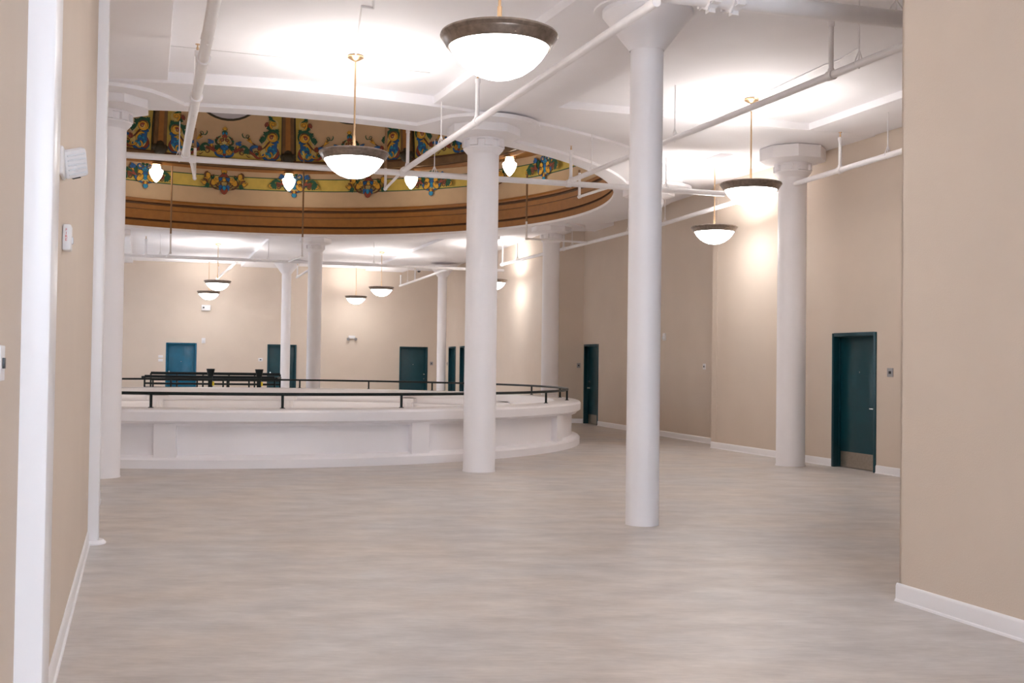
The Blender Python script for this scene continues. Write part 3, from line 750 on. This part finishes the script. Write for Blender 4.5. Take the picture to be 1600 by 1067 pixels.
# panels between the ribs
for i in range(12):
    thc = RIB0 + 15 + i * 30
    hw = radians(15) * RD - 0.08
    q = MB(); NU, NVv = 20, 36
    vs = [dpt(thc, -hw + 2 * hw * a / NU, VTOP * b / NVv, 0) for b in range(NVv + 1) for a in range(NU + 1)]
    fs = [(b * (NU + 1) + a, b * (NU + 1) + a + 1, (b + 1) * (NU + 1) + a + 1, (b + 1) * (NU + 1) + a) for b in range(NVv) for a in range(NU)]
    q.add(vs, fs, dyel); pn = q.build('dome_panel', DT, smooth=60, fix=False)
    # buff field with a shaped lower edge
    low = [(0, 130), (330, 110), (430, 150), (540, 185), (620, 260), (680, 420), (705, 620), (712, 900), (716, 1300)]
    def vlow(x):
        x = abs(x)
        for (xa, va), (xb, vb) in zip(low, low[1:]):
            if x <= xb: return va + (vb - va) * (x - xa) / (xb - xa)
        return 1300
    q = MB(); xs = [-716 + 1432 * a / 40 for a in range(41)]
    for xa, xb in zip(xs, xs[1:]):
        va, vb = vlow(xa) / 590, vlow(xb) / 590; top = VTOP - 0.1; n = 26
        for k_ in range(n):
            q.add([dpt(thc, xa / 590, va + (top - va) * k_ / n, .004), dpt(thc, xb / 590, vb + (top - vb) * k_ / n, .004),
                   dpt(thc, xb / 590, vb + (top - vb) * (k_ + 1) / n, .004), dpt(thc, xa / 590, va + (top - va) * (k_ + 1) / n, .004)], [(0, 1, 2, 3)], dbeige)
    fld = q.build('buff_field', pn, smooth=60, fix=False)
    # round light in the panel
    vc, rp = 2.06, 0.98
    q = MB(); n = 40
    def ring(r, off): return [dpt(thc, (40 / 590) + r * cos(2 * pi * k_ / n), vc + r * sin(2 * pi * k_ / n), off) for k_ in range(n)]
    r1, r2, r3, r4 = ring(rp + .05, .005), ring(rp + .03, .03), ring(rp, .03), ring(rp - .01, .012)
    for ra, rb_ in ((r1, r2), (r2, r3), (r3, r4)):
        q.add(ra + rb_, [(k_, (k_ + 1) % n, n + (k_ + 1) % n, n + k_) for k_ in range(n)], ribd)
    q.build('porthole_ring', pn, smooth=40, fix=False)
    q = MB(); q.add(r4 + [dpt(thc, 40 / 590, vc, .012)], [(k_, (k_ + 1) % n, n) for k_ in range(n)], port); q.build('porthole_pane', pn, smooth=60, fix=False)
    if -20 < ((thc + 180) % 360) - 180 < 200 or True:
        if sin(radians(thc)) > -0.25 and i in (0, 1, 9, 10, 11, 2):
            centre_motif(thc, pn); corner_motif(thc, 1, pn); corner_motif(thc, -1, pn)
    if sin(radians(thc)) > -0.3:
        frieze_motif_a(thc - 0.9, frz); frieze_motif_b(thc - 15 - 0.2, frz)

# globe lamps under the dome cornice
GL = None
WELL = 10
names = {0: 'small lit acorn globe under the dome cornice, second from the left', 1: 'small lit acorn globe at the left end of the dome, by the left column', 11: 'small lit acorn globe under the dome cornice behind the crossing pipes', 10: 'small lit acorn globe just right of the thick column'}
for i in range(12):
    a = RIB0 + i * 30
    p = on(a, 6.66, 6.725)
    if GL is None:
        GL = thing('globe_lamp', p, 0, names[0], 'lamp', 'acorn globe lamps round the dome')
        q = MB(); q.lathe([(0, 0.03), (0.13, 0.03), (0.145, 0.01), (0.15, -0.01), (0.12, -0.03), (0.10, -0.045), (0, -0.045)], brass, 24); q.build('lamp_holder', GL, smooth=35)
        q = MB(); q.lathe([(0.105, -0.035), (0.125, -0.06), (0.128, -0.11), (0.165, -0.145), (0.198, -0.16), (0.200, -0.20), (0.180, -0.28), (0.135, -0.37), (0.075, -0.445), (0.025, -0.49), (0, -0.50)], glowg, 28); gg = q.build('glass_globe', GL, smooth=50); gg.scale = (0.88, 0.88, 0.95)
        c = GL
    else:
        c = dup(GL, loc=p)
    c['label'] = names.get(i, 'small lit acorn globe %s' % {2: 'on the left side of the dome cornice, out of view', 3: 'far left of the dome cornice, out of view', 4: 'at the left near quarter of the dome, out of view', 5: 'over the near left rim of the dome, out of view',
        6: 'over the near rim of the dome, out of view', 7: 'above the thick column, hidden by the near rim', 8: 'at the right near quarter of the dome, hidden', 9: 'at the far right of the dome, hidden by the near rim'}.get(i, 'out of view'))

for i in range(6):  # unseen lamps added in the well to brighten the parapet's inner face and dome
    a = 20 + i * 60
    c = dup(GL, loc=on(a, 6.05, -0.75)); c['label'] = 'unseen globe lamp added to brighten the well, %s' % ('east', 'far right', 'far left', 'west', 'near left', 'near right')[i]
    c['group'] = 'added unseen globe lamps in the well'
    q = MB(); q.tube([(0.465 * cos(radians(a)), 0.465 * sin(radians(a)), 0.06), (0, 0, 0.06), (0, 0, 0.02)], 0.012, brass, 8); q.build('fill_lamp_arm', c, smooth=40)
    ld = bpy.data.lights.new('well_fill_light', 'POINT'); ld.energy = 15; ld.color = (1.0, 0.93, 0.86); ld.shadow_soft_size = 0.2  # added fill light, set beside the globe rather than inside it
    lo = bpy.data.objects.new('well_fill_light', ld); COL.objects.link(lo); lo.parent = c; lo.location = (-0.4 * cos(radians(a)), -0.4 * sin(radians(a)), -0.25)

# ------------------------------------------------------------------ pendant lamps
PL = None
def pendant(x, y, label, zc=ZC):
    global PL
    if PL is None:
        PL = thing('pendant_lamp', (x, y, zc), 0, label, 'lamp', 'bowl pendant lamps with bronze rims')
        q = MB(); q.lathe([(0, 0), (0.085, 0), (0.10, -0.012), (0.10, -0.03), (0.05, -0.06), (0.02, -0.075), (0.0, -0.075)], brass, 28); q.build('canopy', PL, smooth=35)
        q = MB(); q.tube([(0, 0, -0.07), (0, 0, -1.15)], 0.011, brass, 12); q.tube([(0, 0, -0.98), (0, 0, -1.16)], 0.017, brass, 12); q.build('stem', PL, smooth=40)
        q = MB()
        for i in range(3):
            a = 2 * pi * i / 3 + .5; q.tube([(0, 0, -1.15), (0.37 * cos(a), 0.37 * sin(a), -1.20)], 0.007, brass, 8)
        q.build('spider', PL, smooth=40)
        q = MB(); q.lathe([(0.375, -1.185), (0.40, -1.178), (0.420, -1.185), (0.425, -1.20), (0.415, -1.215), (0.405, -1.222), (0.402, -1.235), (0.388, -1.25), (0.385, -1.262), (0.372, -1.275), (0.365, -1.285), (0.352, -1.28), (0.36, -1.25)], bronze, 64, closed=True)
        q.build('rim', PL, smooth=35)
        q = MB(); q.lathe([(0.362, -1.255), (0.350, -1.29), (0.315, -1.345), (0.26, -1.405), (0.19, -1.455), (0.11, -1.488), (0.05, -1.498), (0.0, -1.50)], glow, 56); q.build('glass_bowl', PL, smooth=60)
        ld = bpy.data.lights.new('pendant_bulb', 'POINT'); ld.energy = LAMP_W; ld.color = (1.0, 0.965, 0.93); ld.shadow_soft_size = 0.10
        lo = bpy.data.objects.new('pendant_bulb', ld); COL.objects.link(lo); lo.parent = PL; lo.location = (0, 0, -1.36)
        return PL
    c = dup(PL, loc=(x, y, zc)); c['label'] = label; return c
near_pendant = None
pendant(-1.95, 13.22, 'bowl pendant lamp hanging left of the thick column in front of the dome')
pendant(3.28, 15.08, 'bowl pendant lamp hanging before the right column')
pendant(3.65, 19.8, 'bowl pendant lamp lower and left of the one before the right column')
pendant(-9.42, 34.8, 'upper of the two overlapping far pendant lamps at left')
pendant(-11.2, 40.2, 'lower of the two overlapping far pendant lamps at left')
pendant(-6.02, 41.9, 'far bowl pendant lamp right of the far column, lower of that pair')
pendant(-4.42, 36.7, 'far bowl pendant lamp hanging higher near the thick column')
pendant(-0.58, 32.9, 'far bowl pendant lamp mostly hidden behind the thick column')
near_pendant = pendant(-0.12, 7.78, 'largest and nearest bowl pendant lamp at the top of the view', zc=ZC - 0.19)
for ch in list(near_pendant.children):
    if ch.name.startswith('stem'):
        q = MB(); q.tube([(0, 0, 0.19 - 0.07), (0, 0, -1.15)], 0.011, brass, 12); q.tube([(0, 0, -0.98), (0, 0, -1.16)], 0.017, brass, 12); nst = q.build('stem', near_pendant, smooth=40); bpy.data.objects.remove(ch)
    elif ch.name.startswith('canopy'): ch.location = (0, 0, 0.19)
pendant(-13.6, 20.5, 'bowl pendant lamp in the left aisle outside the view')
pendant(-10.0, 14.6, 'bowl pendant lamp beyond the left wall end, outside the view')
pendant(-14.8, 28.5, 'bowl pendant lamp at the far left aisle, outside the view')
pendant(3.3, 10.6, 'bowl pendant lamp out of view above the right foreground') if False else None


# ------------------------------------------------------------------ sprinkler pipes
ZP = 4.62
PIPES = {}
def P(x, y, z=ZP): return Vector((x, y, z))
def pipe(name, a, b, r, label, cat='pipe', couplings=(), group='sprinkler pipes', hangers=(), nipples=()):
    T = thing(name, tuple(a), 0, label, cat, group)
    o = Vector(a)
    d = (Vector(b) - o); L = d.length; d.normalize()
    q = MB(); q.tube([(0, 0, 0), tuple(d * L)], r, pipew, 20); q.build('pipe_run', T, smooth=50)
    for s_ in couplings:
        c = d * s_
        q = MB(); q.tube([tuple(c - d * 0.045), tuple(c - d * 0.042), tuple(c + d * 0.042), tuple(c + d * 0.045)], [r * 1.02, r * 1.28, r * 1.28, r * 1.02], pipew, 20); q.build('coupling', T, smooth=40)
    for s_, zt in hangers:          # threaded rod and clevis
        c = d * s_
        q = MB(); q.tube([(c.x, c.y, r), (c.x, c.y, zt - o.z)], 0.008, pipew, 8)
        q.tube([(c.x, c.y, r + .10), (c.x + r * .9, c.y, r * .9), (c.x + r * 1.1, c.y, 0), (c.x, c.y, -r * 1.12), (c.x - r * 1.1, c.y, 0), (c.x - r * .9, c.y, r * .9), (c.x, c.y, r + .10)], 0.006, pipew, 6)
        q.build('hanger_rod', T, smooth=40)
    for s_, h in nipples:           # upright branch with sprinkler head
        c = d * s_
        q = MB(); q.tube([(c.x, c.y, 0), (c.x, c.y, r * 1.7)], [r * 1.1, r * .8], pipew, 14)
        q.tube([(c.x, c.y, 0), (c.x, c.y, h)], 0.026, pipew, 12); q.tube([(c.x, c.y, h - .06), (c.x, c.y, h)], 0.034, pipew, 12)
        n_ = q.build('upright_branch', T, smooth=40)
        q = MB(); q.tube([(c.x, c.y, h), (c.x, c.y, h + .04)], 0.014, brass, 8); q.tube([(c.x, c.y, h + .035), (c.x, c.y, h + .075)], 0.008, brass, 8); q.tube([(c.x, c.y, h + .07), (c.x, c.y, h + .077)], 0.026, brass, 10)
        q.build('sprinkler_head', n_, smooth=40)
    return T
H0, H1 = P(-5.9, 16.02), P(3.66, 18.95)
def sH(x): return (x - H0.x) / ((H1 - H0).normalized().x)
pipe('cross_main_pipe', H0, H1, 0.048, 'white pipe running left to right under the near edge of the dome opening', couplings=(sH(-4.84), sH(-1.77), sH(.91)),
     hangers=((sH(-5.02), 5.18), (sH(-1.28), 5.18), (sH(2.60), 5.18)))
A_j, A_e = P(-1.77, 17.16), P(1.16, 8.98)
def branch(a, b, x): 
    dv = (b - a).normalized(); return (x - a.x) / dv.x
pipe('branch_pipe', A_j, A_e, 0.042, 'white diagonal pipe from the large main pipe to left of the thick column', couplings=(0.12, branch(A_j, A_e, -0.47)),
     hangers=((branch(A_j, A_e, -1.02), 5.33),), nipples=((0.35, 0.60), (branch(A_j, A_e, -0.47), 0.53)))
B_j, B_e = P(0.91, 17.854), P(4.75, 6.9)
pipe('branch_pipe', B_j, B_e, 0.040, 'white diagonal pipe running behind the plain near column to the near wall', couplings=(0.1, branch(B_j, B_e, 3.249)),
     hangers=((0.9, 5.30), (branch(B_j, B_e, 2.12), 5.33), (branch(B_j, B_e, 3.40), 5.33)), nipples=((0.05, 0.50), (branch(B_j, B_e, 3.249), 0.56)))
C_j, C_e = P(-0.345, 32.95), P(5.0, 16.35)
C_e2 = C_e + (C_e - P(3.17, 23.09)).normalized() * 5
pipe('branch_pipe', C_j, P(3.17, 23.09), 0.042, 'white pipe running from the far middle past the darker recessed wall', couplings=(0.05, branch(C_j, P(3.17, 23.09), 1.31)),
     hangers=((1.4, 5.18), (branch(C_j, P(3.17, 23.09), 1.5), 5.18), (branch(C_j, P(3.17, 23.09), 2.6), 5.18)), nipples=((0.1, 0.62), (branch(C_j, P(3.17, 23.09), 1.31), 0.50)))
pipe('branch_pipe', P(3.17, 23.09), C_e2, 0.042, 'white pipe crossing in front of the right column', couplings=(branch(P(3.17, 23.09), C_e2, 4.95),),
     hangers=((0.1, 5.3), (branch(P(3.17, 23.09), C_e2, 5.27), 5.33)), nipples=((branch(P(3.17, 23.09), C_e2, 4.95), 0.50),))
E_j, E_e = P(-4.84, 16.0), P(-1.9, 7.2)
pipe('branch_pipe', E_j, E_e, 0.055, 'thick white pipe descending steeply at upper left to the crossing pipe', couplings=(0.10, branch(E_j, E_e, -3.65), branch(E_j, E_e, -3.13)),
     hangers=((branch(E_j, E_e, -3.9), 5.33), (branch(E_j, E_e, -2.9), 5.33)), nipples=((branch(E_j, E_e, -3.62), 0.50),))
Gd = (P(3.479, 9.741, 4.7) - P(1.94, 9.312, 4.7)).normalized()
G0 = P(1.94, 9.312, 4.74) - Gd * 2.6; GX = 3.6; G0 = G0 - Gd * GX; G1 = P(1.94, 9.312, 4.74) + Gd * 3.2
GP = pipe('sprinkler_main_pipe', G0, G1, 0.078, 'large white main pipe at the top right with bolted couplings', hangers=((4.12 + GX, 5.33), (1.5, 5.33)), group=None)
for s_ in (2.30 + GX, 2.52 + GX):
    c = Gd * s_; q = MB()
    q.tube([tuple(c - Gd * .045), tuple(c - Gd * .04), tuple(c + Gd * .04), tuple(c + Gd * .045)], [.082, .10, .10, .082], pipew, 24)
    for sgn in (-1, 1):
        b = c + Vector((Gd.y * sgn, -Gd.x * sgn, 0)) * 0.115 + Vector((0, 0, -0.045 if sgn < 0 else -.055))
        q.box(tuple(b), (0.07, 0.06, 0.045), pipew, GA); q.tube([tuple(b - Gd * .06), tuple(b + Gd * .06)], 0.014, pipew, 8); q.tube([tuple(b - Gd * .06), tuple(b - Gd * .045)], 0.022, pipew, 6)
    b = c + Vector((0, 0, -.105)); q.box(tuple(b), (0.06, 0.06, 0.05), pipew, GA); q.tube([tuple(b + Vector((-.04, -.05, 0))), tuple(b + Vector((.04, .05, 0)))], 0.013, pipew, 8)
    q.build('bolted_coupling', GP, smooth=40)
q = MB(); c = Gd * (2.41 + GX); q.tube([tuple(c), tuple(c + Vector((0, 0, .18))), tuple(c + Vector((0, 0, .55)))], [.078, .078, .078], pipew, 20); q.build('riser', GP, smooth=40)
D0, D1_ = P(-13.2, 31.0), P(-2.0, 34.95)
D0 = P(-11.083, 31.629) - (P(-4.96, 33.583) - P(-11.083, 31.629)).normalized() * 2.5
pipe('cross_main_pipe', D0, P(-4.96, 33.583) + (P(-4.96, 33.583) - P(-11.083, 31.629)).normalized() * 5.2, 0.046, 'white pipe crossing the far side beyond the dome opening', couplings=(6.0, 9.0, 11.6),
     hangers=((3.3, 5.33), (6.4, 5.33), (9.6, 5.33)), nipples=((2.9, 0.5), (8.0, 0.5)))
J = P(-0.42, 33.2)
pipe('branch_pipe', P(-2.1, 34.95), P(-4.42, 42.75), 0.042, 'white pipe running from the far crossing pipe to the far wall', couplings=(0.1,), nipples=((5.2, .42), (8.0, .42)), hangers=((6.6, 5.33),))
pipe('branch_pipe', P(-8.2, 32.6), P(-10.9, 40.2), 0.042, 'white branch pipe at the far left running to the far wall', nipples=((7.6, .42),))
pipe('branch_pipe', P(-5.9, 33.3), P(-7.75, 39.1), 0.036, 'white branch pipe behind the far column running to the far wall', nipples=((5.9, .42),))

# drops that rise into the dome, painted brown where they cross it
def riser(a, bpt, ztop, zwhite, label, r=0.024, elbow=None):
    T = thing('dome_sprinkler_riser', tuple(a), 0, label, 'pipe', 'pipes rising into the dome')
    v = Vector(bpt) - Vector(a)
    q = MB(); q.tube([(0, 0, 0), tuple(v)], r, pipew, 12); q.tube([tuple(v - v.normalized() * .05), tuple(v + v.normalized() * 0.02)], r * 1.35, pipew, 12); q.build('arm', T, smooth=40)
    q = MB(); q.tube([(v.x, v.y, v.z), (v.x, v.y, zwhite - a[2])], r, pipew, 12); q.build('lower_riser', T, smooth=40)
    q = MB(); pts = [(v.x, v.y, zwhite - a[2]), (v.x, v.y, ztop - a[2])]
    q.tube(pts, r * .95, brownpipe, 12); q.build('upper_riser', T, smooth=40)
    if elbow:
        e = Vector((bpt[0] - CX, bpt[1] - CY, 0)).normalized()
        q = MB(); t0 = Vector((v.x, v.y, ztop - a[2]))
        q.tube([tuple(t0 - Vector((0, 0, .05))), tuple(t0 + Vector((0, 0, .04))), tuple(t0 - e * .05 + Vector((0, 0, .09))), tuple(t0 - e * .16 + Vector((0, 0, .10)))], r * 1.3, dyel, 12)
        tag(q.build('yellow_elbow', T, smooth=40), 'yellow painted elbow')
riser(P(-1.77, 17.16), P(-2.235, 18.9), 5.70, 4.98, 'pipe rising into the dome behind the second pendant lamp')
riser(P(-4.86, 16.33), P(-5.30, 18.05), 5.45, 5.12, 'pipe rising into the dome beside the thick upper left pipe')
riser(P(1.66, 18.3), P(1.17, 19.5), 5.10, 5.05, 'pipe rising before the right end of the brown cornice')
riser(P(1.84, 26.77), P(0.31, 26.1), 6.18, 5.03, 'thin pipe rising over the cornice right of the thick column')
p1 = Vector((CX + 6.38 * cos(radians(95.2)), CY + 6.38 * sin(radians(95.2)), 4.44))
k1 = (466 - 800) / FPX
p1 = Vector((-0.1935 * 29.3, 29.3, 4.44)); riser(P(-6.79, 33.0), p1, 7.12, 4.95, 'brown pipe rising over the cornice beside the second globe lamp', elbow=True)
p2 = Vector((-0.3145 * 28.9, 28.9, 4.44)); riser(P(-10.15, 31.92), p2, 6.95, 4.95, 'brown pipe rising over the cornice beside the leftmost globe lamp')

# conduits on the ceiling
def conduit(pts, label, r=0.011):
    T = MB(); T.tube(pts, r, pipew, 8); o = T.build('ceiling_conduit', None, smooth=40)
    return tag(o, label, 'conduit')
conduit([(-1.93, 13.1, ZC - .012), (-1.62, 11.35, ZC - .012), (-1.50, 11.40, ZC - .012), (-1.30, 9.6, ZC - .012)], 'thin conduit with a kink on the ceiling leading to the second pendant lamp', 0.013)
conduit([(3.30, 15.0, ZC - .012), (3.78, 13.35, ZC - .012), (3.9, 13.1, ZC - .012), (3.98, 12.6, ZC - .012)], 'thin conduit on the ceiling leading to the pendant lamp at right', 0.010)

# ------------------------------------------------------------------ wall devices
def on_wall(w, s_, z, out=0.0):
    p = w['A'] + w['d'] * s_ + w['n'] * out; return Vector((p.x, p.y, z))
def facing(w): return atan2(-w['n'].x, w['n'].y) # local +y = into the room
def plate(w, s_, z, label, m=plastic, size=(0.115, 0.115), hole=True, grp=None, name='switch_plate'):
    T = thing(name, tuple(on_wall(w, s_, z)), facing(w), label, 'switch', grp)
    q = MB(); q.box((0, 0.006, 0), (size[0], 0.012, size[1]), m); q.build('plate', T, smooth=30, bevel=0.003)
    if hole:
        q = MB(); q.box((0, 0.014, 0), (size[0] * .36, 0.008, size[1] * .3), darkp); q.build('button', T, smooth=30, bevel=0.001)
    return T
plate(wA, sA(5.728 + .02, 16.56), 1.555, 'grey square entry plate right of the right wall door', m=greyp, size=(0.135, 0.135))
plate(wB, sB(4.05, 23.1) + 1.6, 1.61, 'pale plate with black button at the edge of the recessed wall', size=(0.12, 0.12))
plate(wC, 0.12, 1.60, 'grey plate left of the corner door', m=greyp, size=(0.10, 0.13))
plate(wE, sE(674.5), 1.60, 'small grey plate between the far door and the thin column', m=greyp, size=(0.12, 0.14))
plate(wD, sD(42.85) + 0.25, 1.60, 'small dark plate left of the narrow oblique door', m=greyp, size=(0.12, 0.14))
plate(wE, sE(407.5), 1.66, 'pale plate left of the door behind the thin column', size=(0.17, 0.13))
for (dx, dz) in ((0, 0.07), (0, -0.07)):
    plate(wE, sE(251.5), 1.66 + dz, 'upper pale plate beside the brightly lit teal door' if dz > 0 else 'lower pale plate beside the brightly lit teal door', size=(0.17, 0.10), hole=False)
def strobe(w, s_, z, label, sc=1.0):
    T = thing('fire_strobe', tuple(on_wall(w, s_, z)), facing(w), label, 'alarm', 'white alarm strobes')
    q = MB(); q.box((0, 0.02 * sc, 0), (0.12 * sc, 0.04 * sc, 0.17 * sc), plastic); q.build('body', T, smooth=30, bevel=0.008)
    q = MB(); q.box((0, 0.055 * sc, -0.02 * sc), (0.05 * sc, 0.03 * sc, 0.07 * sc), lens); q.build('lens', T, smooth=30, bevel=0.008)
    return T
strobe(wB, sB(3.50, 25.05) + 1.6, 2.28, 'white alarm strobe on the recessed wall right of the near column')
strobe(wE, sE(318), 2.36, 'white alarm strobe on the far wall right of the brightly lit teal door', 1.2)
# emergency light pack below the overlapping lamps
T = thing('emergency_light', tuple(on_wall(wE, sE(321), 3.62, 0.003)), facing(wE), 'white emergency light box with dark lens below the two overlapping lamps', 'light')
q = MB(); q.box((0, 0.06, 0), (0.34, 0.12, 0.22), plastic); q.build('body', T, smooth=30, bevel=0.02)
q = MB(); q.tube([(0.09, 0.11, 0.0), (0.09, 0.135, 0.0)], 0.035, darkp, 14); q.build('lens', T, smooth=30)
T = thing('emergency_light', tuple(on_wall(wE, sE(549.5), 2.57)), facing(wE), 'white twin-head emergency light on the far wall between two columns', 'light')
q = MB(); q.box((0, 0.04, 0.03), (0.26, 0.08, 0.12), plastic); q.build('body', T, smooth=30, bevel=0.02)
for sx in (-1, 1):
    q = MB(); q.tube([(sx * .13, 0.06, -0.03), (sx * .15, 0.12, -0.05)], [0.045, 0.06], greyp, 14); q.build('lamp_head', T, smooth=35)
# security dome on far ceiling
T = thing('security_camera', (-3.62, 42.0, ZB), 0, 'small dark dome camera on the far ceiling above the far door', 'camera')
q = MB(); q.lathe([(0, 0.0), (0.09, 0.0), (0.09, -0.03), (0, -0.03)], plastic, 20); q.build('base', T, smooth=35)
q = MB(); q.lathe([(0.065, -0.03), (0.06, -0.06), (0.04, -0.085), (0, -0.095)], darkp, 18); q.build('dome_lens', T, smooth=50)

# near left wall: louvred light head and FIRE strobe, switch at the very edge
T = thing('wall_lamp_head', tuple(on_wall(wL, sL(5.32), 2.55)), facing(wL), 'white louvred emergency lamp head high on the near left wall', 'light')
q = MB(); q.box((0.03, 0.01, 0), (0.2, 0.02, 0.14), plastic); q.build('back_box', T, smooth=30, bevel=0.01)
q = MB(); q.tube([(0, 0.03, -0.02), (0, 0.075, -0.01)], 0.022, plastic, 12); q.build('swivel', T, smooth=40)
hd = MB(); hd.box((0, 0, 0), (0.15, 0.055, 0.15), plastic); H_ = hd.build('lamp_head', T, smooth=30, bevel=0.018)
H_.location = (0.0, 0.062, 0.01); H_.rotation_euler = (radians(-20), radians(18), radians(-62)); H_.scale = (0.8, 0.8, 0.95)
for i in range(5):
    q = MB(); q.box((0, 0.031, 0.05 - i * 0.025), (0.115, 0.008, 0.008), lens); q.build('louvre', H_, smooth=30, bevel=0.002)
q = MB(); q.box((0, 0.0, -0.078), (0.05, 0.02, 0.006), darkp); tag(q.build('socket', H_, smooth=30), 'black socket')
T = thing('fire_strobe', tuple(on_wall(wL, sL(5.55), 2.215)), facing(wL), 'white alarm strobe lettered FIRE in red on the near left wall', 'alarm')
q = MB(); q.box((0, 0.022, 0), (0.105, 0.044, 0.135), plastic); bd = q.build('body', T, smooth=30, bevel=0.012)
q = MB(); q.box((-0.005, 0.042, -0.012), (0.045, 0.02, 0.04), lens); q.build('lens', T, smooth=30, bevel=0.012)
for i, ch in enumerate('FIRE'):
    cu = bpy.data.curves.new('letter', 'FONT'); cu.body = ch; cu.size = 0.019; cu.extrude = 0.0006; cu.align_x = 'CENTER'; cu.align_y = 'CENTER'
    cu.materials.append(redp); tmp = bpy.data.objects.new('tmp', cu); COL.objects.link(tmp); bpy.context.view_layer.update()
    lme = bpy.data.meshes.new_from_object(tmp.evaluated_get(bpy.context.evaluated_depsgraph_get())); bpy.data.objects.remove(tmp)
    lt = bpy.data.objects.new('red_letter', lme); COL.objects.link(lt); lt.parent = bd
    lt.location = (0.0528, 0.020, 0.036 - i * 0.0165); lt.rotation_euler = (pi / 2, 0, pi / 2)
T = plate(wL, sL(3.07), 1.585, 'white switch plate at the extreme left edge of the view', size=(0.10, 0.10))
